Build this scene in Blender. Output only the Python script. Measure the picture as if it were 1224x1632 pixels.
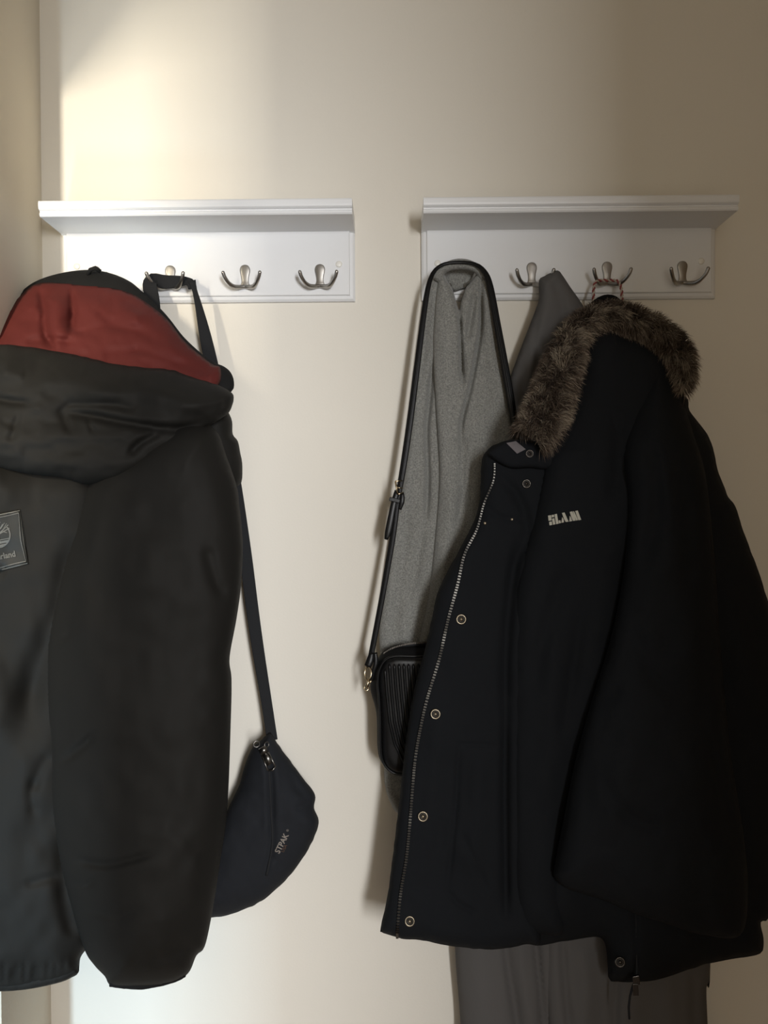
import bpy, bmesh, math, random
import numpy as np
from mathutils import Matrix, Vector, Euler
from mathutils.geometry import delaunay_2d_cdt

random.seed(7)
rng = np.random.default_rng(7)
scene = bpy.context.scene
for o in list(bpy.data.objects):
    bpy.data.objects.remove(o)
C = scene.collection

# ---------------------------------------------------------------- camera
W, H, F = 1224.0, 1632.0, 1320.0
DIST, ZC = 1.43, 1.35
PITCH, YAW, ROLL = math.radians(0.7), math.radians(0.4), math.radians(0.38)
cam_d = bpy.data.cameras.new('camera')
cam = bpy.data.objects.new('camera', cam_d)
C.objects.link(cam)
cam_d.sensor_fit = 'VERTICAL'
cam_d.sensor_height = 24.0
cam_d.lens = 24.0 * F / H
cam_d.clip_start = 0.02
CAM_ROT = (Matrix.Rotation(YAW, 3, 'Z') @ Matrix.Rotation(math.pi / 2 - PITCH, 3, 'X')
           @ Matrix.Rotation(-ROLL, 3, 'Z'))
cam.matrix_world = Matrix.Translation((0, -DIST, ZC)) @ CAM_ROT.to_4x4()
scene.camera = cam

# ---------------------------------------------------------------- world, light, exposure
scene.view_settings.view_transform = 'Standard'
scene.view_settings.look = 'None'
scene.view_settings.gamma = 1.0
scene.view_settings.use_curve_mapping = False
scene.view_settings.exposure = 0.0
world = bpy.data.worlds.new('world')
scene.world = world
world.use_nodes = True
world.node_tree.nodes['Background'].inputs[0].default_value = (0.9, 0.95, 1.0, 1)
world.node_tree.nodes['Background'].inputs[1].default_value = 0.35


def area(name, loc, target, sx, sy, power, col):
    l = bpy.data.lights.new(name, 'AREA')
    l.shape = 'RECTANGLE'
    l.size, l.size_y = sx, sy
    l.energy = power
    l.color = col
    o = bpy.data.objects.new(name, l)
    C.objects.link(o)
    o.location = loc
    d = Vector(target) - Vector(loc)
    o.rotation_euler = d.to_track_quat('-Z', 'Y').to_euler()
    return o


# low sun bounced in through the tall slit of the side opening: warm at the top, sky-blue low down
LX, LY = -0.80, -1.20
area('daylight_warm', (LX, LY, ZC + 0.52), (-0.30, 0, ZC + 0.52), 0.06, 0.20, 12.0, (1.0, 0.89, 0.70))
area('daylight_pale', (LX, LY, ZC + 0.00), (-0.30, 0, ZC + 0.00), 0.06, 0.70, 4.5, (1.0, 0.92, 0.80))
area('daylight_cool', (LX, LY, ZC - 0.80), (-0.30, 0, ZC - 0.80), 0.06, 0.45, 11.5, (0.56, 0.80, 1.0))
# window of the next room, seen through the doorway behind the camera
area('daylight_room', (0.95, -4.2, 1.65), (0.0, 0, 1.2), 0.40, 1.1, 150.0, (0.97, 0.98, 1.0))
# added warm fill behind the camera, no door stands there: weak and even
area('fill_warm', (0.25, -2.42, 1.35), (0.25, 0, 1.35), 0.9, 1.7, 6.8, (1.0, 0.88, 0.70))

# ---------------------------------------------------------------- helpers
R_np = np.array(CAM_ROT)
CAM_LOC = np.array([0, -DIST, ZC])


def P(px, py, d):
    """world points seen at photo pixel (px, py), standing d metres off the back wall"""
    px, py, d = np.broadcast_arrays(np.asarray(px, float), np.asarray(py, float), np.asarray(d, float))
    v = np.stack([(px - W / 2) / F, -(py - H / 2) / F, -np.ones_like(px)], -1) @ R_np.T
    t = (DIST - d) / v[..., 1]
    return CAM_LOC + v * t[..., None]


def p3(px, py, d):
    return Vector(P(px, py, d).tolist())


def lin(r, g, b):
    f = lambda c: (c / 255) / 12.92 if c <= 10 else ((c / 255 + 0.055) / 1.055) ** 2.4
    return (f(r), f(g), f(b), 1)


def mat(name, col, rough=0.8, metal=0.0, bump=None, var=None, sheen=0.0, spec=0.5, attr=None):
    m = bpy.data.materials.new(name)
    m.use_nodes = True
    nt = m.node_tree
    b = nt.nodes['Principled BSDF']
    b.inputs['Base Color'].default_value = col
    b.inputs['Roughness'].default_value = rough
    b.inputs['Metallic'].default_value = metal
    b.inputs['Specular IOR Level'].default_value = spec
    if sheen:
        b.inputs['Sheen Weight'].default_value = sheen
        b.inputs['Sheen Roughness'].default_value = 0.5
    tc = nt.nodes.new('ShaderNodeTexCoord')

    def noise(scale, detail=3, stretch=(1, 1, 1)):
        mp = nt.nodes.new('ShaderNodeMapping')
        mp.inputs['Scale'].default_value = stretch
        nt.links.new(tc.outputs['Object'], mp.inputs[0])
        n = nt.nodes.new('ShaderNodeTexNoise')
        n.inputs['Scale'].default_value = scale
        n.inputs['Detail'].default_value = detail
        nt.links.new(mp.outputs[0], n.inputs['Vector'])
        return n
    if attr:
        a = nt.nodes.new('ShaderNodeVertexColor')
        a.layer_name = attr
        nt.links.new(a.outputs[0], b.inputs['Base Color'])
    if var:
        scale, c2, lo, hi = var[:4]
        n = noise(scale, 4, var[4] if len(var) > 4 else (1, 1, 1))
        r = nt.nodes.new('ShaderNodeValToRGB')
        r.color_ramp.elements[0].position = lo
        r.color_ramp.elements[0].color = col
        r.color_ramp.elements[1].position = hi
        r.color_ramp.elements[1].color = c2
        nt.links.new(n.outputs['Fac'], r.inputs[0])
        nt.links.new(r.outputs[0], b.inputs['Base Color'])
    prev = None
    for bp in (bump or []):
        scale, dist, strength = bp[:3]
        n = noise(scale, 4, bp[3] if len(bp) > 3 else (1, 1, 1))
        bn = nt.nodes.new('ShaderNodeBump')
        bn.inputs['Distance'].default_value = dist
        bn.inputs['Strength'].default_value = strength
        nt.links.new(n.outputs['Fac'], bn.inputs['Height'])
        if prev:
            nt.links.new(prev.outputs[0], bn.inputs['Normal'])
        prev = bn
    if prev:
        nt.links.new(prev.outputs[0], b.inputs['Normal'])
    return m


def origin_of(o):
    v = Vector((0, 0, 0))
    while o is not None:
        v += Vector(o.location)
        o = o.parent
    return v


def obj(name, verts, faces, m, parent=None, smooth=True, loc=None):
    """one mesh object; verts are world points"""
    o = bpy.data.objects.new(name, None if verts is None else bpy.data.meshes.new(name))
    C.objects.link(o)
    if loc is not None:
        o.location = loc
    if parent:
        o.parent = parent
    org = np.array(origin_of(o))
    v = np.asarray(verts, float) - org
    o.data.from_pydata(v.tolist(), [], [tuple(int(i) for i in f) for f in faces])
    o.data.materials.append(m)
    if smooth:
        o.data.polygons.foreach_set('use_smooth', [True] * len(o.data.polygons))
    o.data.update()
    return o


def thing(name, label, cat, loc, group=None):
    o = bpy.data.objects.new(name, None)
    C.objects.link(o)
    o.location = loc
    o.empty_display_size = 0.05
    o['label'] = label
    o['category'] = cat
    if group:
        o['group'] = group
    return o


class MB:
    """collects simple solids as world points"""
    def __init__(s):
        s.v, s.f = [], []

    def add(s, verts, faces):
        n = len(s.v)
        s.v += [tuple(x) for x in verts]
        s.f += [tuple(i + n for i in f) for f in faces]
        return s

    def box(s, x0, x1, y0, y1, z0, z1):
        v = [(x, y, z) for x in (x0, x1) for y in (y0, y1) for z in (z0, z1)]
        return s.add(v, [(0, 1, 3, 2), (4, 6, 7, 5), (0, 4, 5, 1), (2, 3, 7, 6), (0, 2, 6, 4), (1, 5, 7, 3)])

    def obox(s, c, ax, ay, az):
        c, ax, ay, az = map(Vector, (c, ax, ay, az))
        v = [c + ax * i + ay * j + az * k for i in (-1, 1) for j in (-1, 1) for k in (-1, 1)]
        return s.add(v, [(0, 1, 3, 2), (4, 6, 7, 5), (0, 4, 5, 1), (2, 3, 7, 6), (0, 2, 6, 4), (1, 5, 7, 3)])

    def tube(s, pts, rad, n=8, flat=None, cap=True):
        """tube along pts; rad scalar or list; flat=(normal, ratio) squashes along normal"""
        pts = [Vector(p) for p in pts]
        rads = rad if hasattr(rad, '__len__') else [rad] * len(pts)
        base = len(s.v)
        up = None
        for i, p in enumerate(pts):
            t = (pts[min(i + 1, len(pts) - 1)] - pts[max(i - 1, 0)]).normalized()
            if up is None:
                up = Vector((0, -1, 0)) if abs(t.y) < 0.9 else Vector((0, 0, 1))
            a = (up - t * up.dot(t)).normalized()
            b = t.cross(a)
            up = a
            for k in range(n):
                an = 2 * math.pi * k / n
                s.v.append(tuple(p + (a * math.cos(an) * (flat or 1) + b * math.sin(an)) * rads[i]))
        m = len(pts)
        for i in range(m - 1):
            for k in range(n):
                k2 = (k + 1) % n
                s.f.append((base + i * n + k, base + i * n + k2, base + (i + 1) * n + k2, base + (i + 1) * n + k))
        if cap:
            s.f.append(tuple(base + k for k in reversed(range(n))))
            s.f.append(tuple(base + (m - 1) * n + k for k in range(n)))
        return s

    def ring(s, c, nrm, R, r, n=20, k=8, sx=1.0, xdir=None):
        c, nrm = Vector(c), Vector(nrm).normalized()
        x = Vector(xdir) if xdir is not None else nrm.orthogonal()
        x = (x - nrm * x.dot(nrm)).normalized()
        y = nrm.cross(x)
        base = len(s.v)
        for i in range(n):
            a = 2 * math.pi * i / n
            d = x * math.cos(a) * sx + y * math.sin(a)
            e = (x * math.cos(a) + y * math.sin(a))
            for j in range(k):
                b = 2 * math.pi * j / k
                s.v.append(tuple(c + d * R + e * (r * math.cos(b)) + nrm * (r * math.sin(b))))
        for i in range(n):
            for j in range(k):
                i2, j2 = (i + 1) % n, (j + 1) % k
                s.f.append((base + i * k + j, base + i2 * k + j, base + i2 * k + j2, base + i * k + j2))
        return s

    def lathe(s, c, nrm, prof, n=20):
        """prof: list of (radius, height along nrm)"""
        c, nrm = Vector(c), Vector(nrm).normalized()
        x = nrm.orthogonal().normalized()
        y = nrm.cross(x)
        base = len(s.v)
        for r, h in prof:
            for i in range(n):
                a = 2 * math.pi * i / n
                s.v.append(tuple(c + (x * math.cos(a) + y * math.sin(a)) * max(r, 1e-5) + nrm * h))
        for q in range(len(prof) - 1):
            for i in range(n):
                i2 = (i + 1) % n
                s.f.append((base + q * n + i, base + q * n + i2, base + (q + 1) * n + i2, base + (q + 1) * n + i))
        return s

    def ribbon(s, pts, wdirs, hw, ht):
        """flat strap: pts centre line, wdirs width directions, hw half widths, ht half thickness"""
        pts = [Vector(p) for p in pts]
        base = len(s.v)
        for i, p in enumerate(pts):
            t = (pts[min(i + 1, len(pts) - 1)] - pts[max(i - 1, 0)]).normalized()
            w = Vector(wdirs[i] if hasattr(wdirs, '__len__') and not isinstance(wdirs, Vector) else wdirs)
            w = (w - t * w.dot(t)).normalized()
            nrm = t.cross(w).normalized()
            h = hw[i] if hasattr(hw, '__len__') else hw
            for a, b in ((-1, -.6), (-.85, -1), (.85, -1), (1, -.6), (1, .6), (.85, 1), (-.85, 1), (-1, .6)):
                s.v.append(tuple(p + w * h * a + nrm * ht * b))
        for i in range(len(pts) - 1):
            for k in range(8):
                k2 = (k + 1) % 8
                s.f.append((base + i * 8 + k, base + i * 8 + k2, base + (i + 1) * 8 + k2, base + (i + 1) * 8 + k))
        s.f.append(tuple(base + k for k in reversed(range(8))))
        s.f.append(tuple(base + (len(pts) - 1) * 8 + k for k in range(8)))
        return s

    def build(s, name, m, parent=None, smooth=True, loc=None):
        return obj(name, s.v, s.f, m, parent, smooth, loc)


def fix_normals(o):
    bm = bmesh.new()
    bm.from_mesh(o.data)
    bmesh.ops.recalc_face_normals(bm, faces=bm.faces)
    bm.to_mesh(o.data)
    bm.free()
    return o


def bevel(o, w, seg=2):
    md = o.modifiers.new('bevel', 'BEVEL')
    md.width = w
    md.segments = seg
    md.limit_method = 'ANGLE'
    md.angle_limit = math.radians(40)
    return o


def spline(pts, step, closed=False):
    """Catmull-Rom through pts (any dimension), resampled about every step"""
    pts = np.asarray(pts, float)
    n = len(pts)
    out = []
    rngi = range(n if closed else n - 1)
    for i in rngi:
        if closed:
            a, b, c, d = pts[(i - 1) % n], pts[i], pts[(i + 1) % n], pts[(i + 2) % n]
        else:
            a, b, c, d = pts[max(i - 1, 0)], pts[i], pts[i + 1], pts[min(i + 2, n - 1)]
        L = np.linalg.norm((c - b)[:2])
        k = max(1, int(round(L / step)))
        for j in range(k):
            t = j / k
            out.append(0.5 * ((2 * b) + (c - a) * t + (2 * a - 5 * b + 4 * c - d) * t * t + (3 * b - a - 3 * c + d) * t ** 3))
    if not closed:
        out.append(pts[-1])
    return np.array(out)


_tab = rng.random((64, 64))


def vnoise(x, y, s=0):
    x = np.asarray(x, float) + s * 17.3
    y = np.asarray(y, float) + s * 9.7
    xi, yi = np.floor(x).astype(int), np.floor(y).astype(int)
    fx, fy = x - xi, y - yi
    fx, fy = fx * fx * (3 - 2 * fx), fy * fy * (3 - 2 * fy)
    g = lambda a, b: _tab[a % 64, b % 64]
    return ((g(xi, yi) * (1 - fx) + g(xi + 1, yi) * fx) * (1 - fy) + (g(xi, yi + 1) * (1 - fx) + g(xi + 1, yi + 1) * fx) * fy) * 2 - 1


def seg_dist(x, y, poly, closed=False):
    """distance and fraction along the polyline for each point"""
    poly = np.asarray(poly, float)
    if closed:
        poly = np.vstack([poly, poly[:1]])
    best = np.full(len(x), 1e9)
    frac = np.zeros(len(x))
    side = np.zeros(len(x))
    L = np.linalg.norm(np.diff(poly, axis=0), axis=1)
    cum = np.concatenate([[0], np.cumsum(L)])
    for i in range(len(poly) - 1):
        a, b = poly[i], poly[i + 1]
        ab = b - a
        ll = max(ab @ ab, 1e-9)
        t = np.clip(((x - a[0]) * ab[0] + (y - a[1]) * ab[1]) / ll, 0, 1)
        dx, dy = x - a[0] - t * ab[0], y - a[1] - t * ab[1]
        d = np.hypot(dx, dy)
        m = d < best
        best[m] = d[m]
        frac[m] = (cum[i] + t[m] * L[i]) / max(cum[-1], 1e-9)
        side[m] = np.sign(ab[0] * dy - ab[1] * dx)[m]
    return best, frac, side


def inside(x, y, poly):
    c = np.zeros(len(x), bool)
    n = len(poly)
    j = n - 1
    for i in range(n):
        xi, yi, xj, yj = poly[i][0], poly[i][1], poly[j][0], poly[j][1]
        if yi != yj:
            cr = ((yi > y) != (yj > y)) & (x < (xj - xi) * (y - yi) / (yj - yi) + xi)
            c ^= cr
        j = i
    return c


def sheet(name, outline, base, front, back, R, m, parent, step=5.0, creases=(), wr=(), edge=0.0, smooth_outline=True, build=True):
    """A padded cloth volume.  outline: photo pixels of its silhouette; base: depth of its rim (number or f(x,y));
    front/back: how far it bulges to the room / the wall; R: rim roundness in px;
    creases: (polyline, width px, height m); wr: wrinkle noise (sx px, sy px, height m, seed)"""
    poly = spline(outline, step, True) if smooth_outline else np.asarray(outline, float)
    if edge:
        t = np.arange(len(poly))
        nrm = np.roll(poly, -1, 0) - np.roll(poly, 1, 0)
        nrm = np.stack([nrm[:, 1], -nrm[:, 0]], 1) / np.maximum(np.linalg.norm(nrm, axis=1), 1e-6)[:, None]
        poly = poly + nrm * (vnoise(t * 0.45, t * 0, 3) * edge)[:, None]
    bf = base if callable(base) else (lambda x, y: np.full(np.shape(x), float(base)))
    cre = [(spline(c[0], 12), c[1], c[2], c[3] if len(c) > 3 else 'g') for c in creases]

    def prof(d, r):
        u = np.clip(d / r, 0, 1)
        return np.sqrt(np.maximum(0, 1 - (1 - u) ** 2))

    def relief(x, y):
        z = np.zeros(len(x))
        for pl, w, a, kind in cre:
            d, f, s = seg_dist(x, y, pl)
            tap = np.clip(np.minimum(f, 1 - f) / 0.15, 0, 1)
            if kind == 'g':
                z += a * np.exp(-(d / w) ** 2) * (0.25 + 0.75 * tap)
            else:  # overlap: step on one side that fades away
                z += a * np.where(s > 0, np.exp(-d / w), -0.5 * np.exp(-(d / (0.25 * w)) ** 2)) * tap
        for sx, sy, a, sd in wr:
            z += a * vnoise(x / sx, y / sy, sd)
        return z

    def depth(x, y):
        x, y = np.atleast_1d(np.asarray(x, float)), np.atleast_1d(np.asarray(y, float))
        d, _, _ = seg_dist(x, y, poly, True)
        return bf(x, y) + front * prof(d, R) + relief(x, y) * np.clip(d / (0.4 * R), 0, 1)

    if not build:
        return None, depth
    x0, y0 = poly.min(0)
    x1, y1 = poly.max(0)
    gx, gy = np.meshgrid(np.arange(x0, x1, step), np.arange(y0, y1, step * 0.87))
    gx = gx + (np.arange(gx.shape[0]) % 2)[:, None] * step * 0.5
    gx, gy = gx.ravel(), gy.ravel()
    k = inside(gx, gy, poly)
    gx, gy = gx[k], gy[k]
    d, _, _ = seg_dist(gx, gy, poly, True)
    k = d > step * 0.55
    gx, gy = gx[k], gy[k]
    nb = len(poly)
    allp = np.vstack([poly, np.stack([gx, gy], 1)])
    vs = [Vector((a, -b)) for a, b in allp]
    r = delaunay_2d_cdt(vs, [(i, (i + 1) % nb) for i in range(nb)], [], 1, 1e-4)
    V = np.array([(v.x, -v.y) for v in r[0]])
    T = np.array([f for f in r[2] if len(f) == 3])
    A, B, Cc = V[T[:, 0]], V[T[:, 1]], V[T[:, 2]]
    ar = (B[:, 0] - A[:, 0]) * -(Cc[:, 1] - A[:, 1]) + (B[:, 1] - A[:, 1]) * (Cc[:, 0] - A[:, 0])
    T[ar < 0] = T[ar < 0][:, ::-1]
    d, _, _ = seg_dist(V[:, 0], V[:, 1], poly, True)
    rim = d < 1e-3
    fr = P(V[:, 0], V[:, 1], depth(V[:, 0], V[:, 1]))
    # the back is the same cloth set straight behind the front, so that it does not show past the rim from aside
    bd = bf(V[:, 0], V[:, 1]) - back * prof(d, R)
    bk = P(V[:, 0], V[:, 1], np.maximum(bd, 0.004))
    n = len(V)
    idx = np.arange(n) + n
    remap = np.where(rim, np.arange(n), idx)
    tri_b = remap[T][:, ::-1]
    verts = np.vstack([fr, bk])
    used = np.zeros(2 * n, bool)
    used[T.ravel()] = True
    used[tri_b.ravel()] = True
    new = np.cumsum(used) - 1
    o = obj(name, verts[used], np.vstack([new[T], new[tri_b]]), m, parent)
    return o, depth


def text_on(name, body, m, parent, at, size, ang, depth, eps=0.0012, shear=0.0, sx=1.0, align='LEFT', bold=0.0):
    """flat lettering laid on a cloth surface; at: photo pixel of the start, size in px, ang in degrees"""
    cu = bpy.data.curves.new(name, 'FONT')
    cu.body = body
    cu.align_x = align
    cu.shear = shear
    cu.offset = bold
    cu.resolution_u = 3
    t = bpy.data.objects.new(name, cu)
    C.objects.link(t)
    dg = bpy.context.evaluated_depsgraph_get()
    me = bpy.data.meshes.new_from_object(t.evaluated_get(dg))
    v = np.array([x.co[:2] for x in me.vertices])
    f = [tuple(p.vertices) for p in me.polygons]
    bpy.data.objects.remove(t)
    bpy.data.curves.remove(cu)
    bpy.data.meshes.remove(me)
    a = math.radians(ang)
    u, w = v[:, 0] * size * sx, v[:, 1] * size
    x = at[0] + u * math.cos(a) + w * -math.sin(a)
    y = at[1] - (u * math.sin(a) + w * math.cos(a))
    return obj(name, P(x, y, depth(x, y) + eps), f, m, parent, False)


def poly_on(name, polys, m, parent, depth, eps=0.001):
    """flat printed shapes (lists of photo pixels) laid on a cloth surface"""
    v, f = [], []
    for pl in polys:
        pl = np.asarray(pl, float)
        b = len(v)
        v += P(pl[:, 0], pl[:, 1], depth(pl[:, 0], pl[:, 1]) + eps).tolist()
        f.append(tuple(range(b, b + len(pl))))
    o = obj(name, v, f, m, parent, False)
    return fix_toward(o)


def fix_toward(o):
    bm = bmesh.new()
    bm.from_mesh(o.data)
    for fc in bm.faces:
        fc.normal_update()
        if fc.normal.y > 0:
            fc.normal_flip()
    bmesh.ops.triangulate(bm, faces=[f for f in bm.faces if len(f.verts) > 4])
    bm.to_mesh(o.data)
    bm.free()
    return o


def line_pts(poly, step, depth, eps=0.0):
    q = spline(poly, step)
    return [Vector(v) for v in P(q[:, 0], q[:, 1], depth(q[:, 0], q[:, 1]) + eps).tolist()], q


# ---------------------------------------------------------------- materials
M = {}
M['wall'] = mat('wall_paint', lin(226, 221, 210), 0.75, bump=[(260, 0.0006, 0.25), (12, 0.002, 0.12)], spec=0.25)
M['wall_l'] = mat('side_wall_paint', lin(214, 206, 190), 0.8, bump=[(180, 0.0008, 0.3), (9, 0.004, 0.25)], spec=0.2)
M['wall_brown'] = mat('unseen_wall_brown', lin(176, 152, 118), 0.6, var=(5, lin(156, 130, 96), 0.3, 0.7, (6, 6, 1)))  # unseen walls, browned to dim and warm the bounced light; no wardrobe
M['floor'] = mat('floor_boards', lin(150, 122, 92), 0.5, var=(6, lin(120, 92, 66), 0.3, 0.7, (1, 8, 1)))
M['white'] = mat('white_lacquer', lin(226, 227, 228), 0.42, bump=[(300, 0.0002, 0.1)], spec=0.4)
M['cap'] = mat('cap_plastic', lin(232, 230, 222), 0.3)
M['steel'] = mat('brushed_nickel', lin(172, 169, 164), 0.34, 1.0)
M['nylon'] = mat('jacket_nylon', lin(30, 29, 27), 0.7, bump=[(60, 0.0012, 0.22, (1, 1, 0.6)), (420, 0.0003, 0.2)], spec=0.12)
M['nylon_rib'] = mat('jacket_binding', lin(30, 30, 30), 0.85, bump=[(500, 0.0004, 0.4)], spec=0.1)
M['red'] = mat('red_lining', lin(86, 37, 34), 0.68, bump=[(70, 0.002, 0.3), (420, 0.0003, 0.2)], spec=0.12)
M['badge'] = mat('badge_rubber', lin(29, 30, 28), 0.6, spec=0.3)
M['badge_line'] = mat('badge_print', lin(76, 76, 72), 0.5)
M['web'] = mat('black_webbing', lin(32, 33, 35), 0.85, bump=[(700, 0.0005, 0.5)], spec=0.2)
M['canvas'] = mat('black_canvas', lin(30, 32, 36), 0.88, bump=[(600, 0.0005, 0.4), (30, 0.003, 0.25)], spec=0.2)
M['metal_dark'] = mat('gunmetal', lin(120, 118, 114), 0.35, 1.0)
M['print_grey'] = mat('woven_letters', lin(128, 120, 112), 0.7)
M['print_brown'] = mat('woven_letters_brown', lin(84, 60, 46), 0.7)
M['scarf'] = mat('scarf_wool', lin(104, 104, 101), 0.95, var=(460, lin(148, 148, 143), 0.3, 0.7),
                 bump=[(380, 0.0016, 0.7), (900, 0.0008, 0.5)], sheen=0.25, spec=0.1)
M['leather'] = mat('black_leather', lin(14, 14, 15), 0.34, bump=[(260, 0.0004, 0.25)], spec=0.22)
M['gusset'] = mat('matte_leather', lin(17, 17, 18), 0.7, bump=[(260, 0.0004, 0.25)], spec=0.1)
M['gold'] = mat('pale_gold', lin(200, 184, 156), 0.25, 1.0)
M['coat'] = mat('grey_coat_cloth', lin(88, 86, 85), 0.85, bump=[(40, 0.003, 0.25), (500, 0.0004, 0.3)], spec=0.2)
M['parka'] = mat('parka_cotton', lin(21, 23, 26), 0.9, bump=[(45, 0.003, 0.3), (650, 0.0005, 0.35)], spec=0.15)
M['parka_line'] = mat('parka_hood_lining', lin(18, 18, 19), 0.95, bump=[(60, 0.003, 0.3)], spec=0.1)
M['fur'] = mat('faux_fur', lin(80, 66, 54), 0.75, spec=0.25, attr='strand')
M['fur_base'] = mat('fur_backing', lin(44, 35, 28), 0.95)
M['recess'] = mat('dark_recess', lin(40, 38, 35), 0.5, 0.6)  # darker tone for the ring between rim and stud
M['tag'] = mat('satin_tag', lin(92, 86, 88), 0.6)
M['brass'] = mat('aged_brass', lin(150, 140, 122), 0.4, 1.0)
M['zipmetal'] = mat('zip_metal', lin(78, 76, 72), 0.4, 1.0)
M['brass_dark'] = mat('blackened_brass', lin(84, 80, 76), 0.35, 1.0)
M['cord_red'] = mat('cord_red', lin(130, 60, 58), 0.8)
M['cord_white'] = mat('cord_cream', lin(176, 164, 150), 0.8)
M['slam'] = mat('grey_embroidery', lin(176, 174, 162), 0.8)


# ---------------------------------------------------------------- the setting
def struct(o):
    o['kind'] = 'structure'
    return o


XL = float(P(72, 800, 0.0)[0])
XR, YF, ZT = 1.6, -2.45, 2.55
STUB, JAMB, LINTEL, SILL = 0.182, 0.945, ZC + 0.68, 0.12
struct(MB().box(XL - 0.1, XR + 0.1, 0, 0.1, 0, ZT).build('wall_back', M['wall'], smooth=False))
wl = MB()
wl.box(XL - 0.1, XL, -STUB, 0, 0, ZT)
wl.box(XL - 0.1, XL, YF, -JAMB, 0, ZT)
wl.box(XL - 0.1, XL, -JAMB, -STUB, LINTEL, ZT)
wl.box(XL - 0.1, XL, -JAMB, -STUB, 0, SILL)
struct(wl.build('wall_left', M['wall_l'], smooth=False))
struct(MB().box(XR, XR + 0.1, YF, 0, 0, ZT).build('wall_right', M['wall_brown'], smooth=False))
wf = MB()
wf.box(XL - 0.1, 0.32, YF - 0.1, YF, 0, ZT)
wf.box(0.62, XR + 0.1, YF - 0.1, YF, 0, ZT)
wf.box(0.32, 0.62, YF - 0.1, YF, 1.92, ZT)
struct(wf.build('wall_front', M['wall_brown'], smooth=False))
struct(MB().box(XL - 0.1, XR + 0.1, YF - 0.1, 0.1, -0.1, 0).build('floor', M['floor'], smooth=False))
struct(MB().box(XL - 0.1, XR + 0.1, YF - 0.1, 0.1, ZT, ZT + 0.1).build('ceiling', M['wall'], smooth=False))


# ---------------------------------------------------------------- coat racks
def hook_mesh():
    """two-pronged nickel hook, local metres, back on y=0, front towards -y"""
    mb = MB()
    # spoon-shaped back plate
    half = [(0.0, 20), (4.6, 18.9), (7.6, 15.5), (8.6, 11), (7.9, 6), (6.6, 0), (6.0, -6), (6.4, -11), (8.6, -15.5), (9.0, -18.5), (5, -20), (0, -20.2)]
    half = spline(half, 2.0)
    out = [(x, z) for x, z in half] + [(-x, z) for x, z in half[::-1][1:-1]]
    n = len(out)
    b = len(mb.v)
    for s, y in ((1.0, 0), (1.0, -2.6), (0.93, -3.4), (0.8, -3.7)):
        for x, z in out:
            mb.v.append((x * s * 1e-3, y * 1e-3, (z * (s * 0.3 + 0.7)) * 1e-3))
    for q in range(3):
        for i in range(n):
            j = (i + 1) % n
            mb.f.append((b + q * n + i, b + q * n + j, b + (q + 1) * n + j, b + (q + 1) * n + i))
    mb.f.append(tuple(b + 3 * n + i for i in range(n)))
    # the cross bar and two prongs
    for sg in (-1, 1):
        pts = [(0, -4, -17.5), (6, -6, -18.6), (11, -10, -20), (17, -17, -20.5), (22.5, -24, -17.5), (26.5, -30, -12.5), (29.3, -34, -7), (30.5, -36, -2.5)]
        pts = spline(pts, 2.0)
        k = len(pts)
        rad = [(3.1 + 0.9 * math.sin(math.pi * min(1, i / (k * 0.7))) if i < k * 0.7 else 3.1) * 1e-3 for i in range(k)]
        pts = [(sg * x * 1e-3, y * 1e-3, z * 1e-3) for x, y, z in pts]
        mb.tube(pts, rad, 10, cap=False)
        # rounded tip
        e, d = Vector(pts[-1]), (Vector(pts[-1]) - Vector(pts[-3])).normalized()
        mb.lathe(e, d, [(3.1e-3, 0), (2.7e-3, 1.5e-3), (1.6e-3, 2.7e-3), (0, 3.2e-3)], 10)
    return mb


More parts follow.
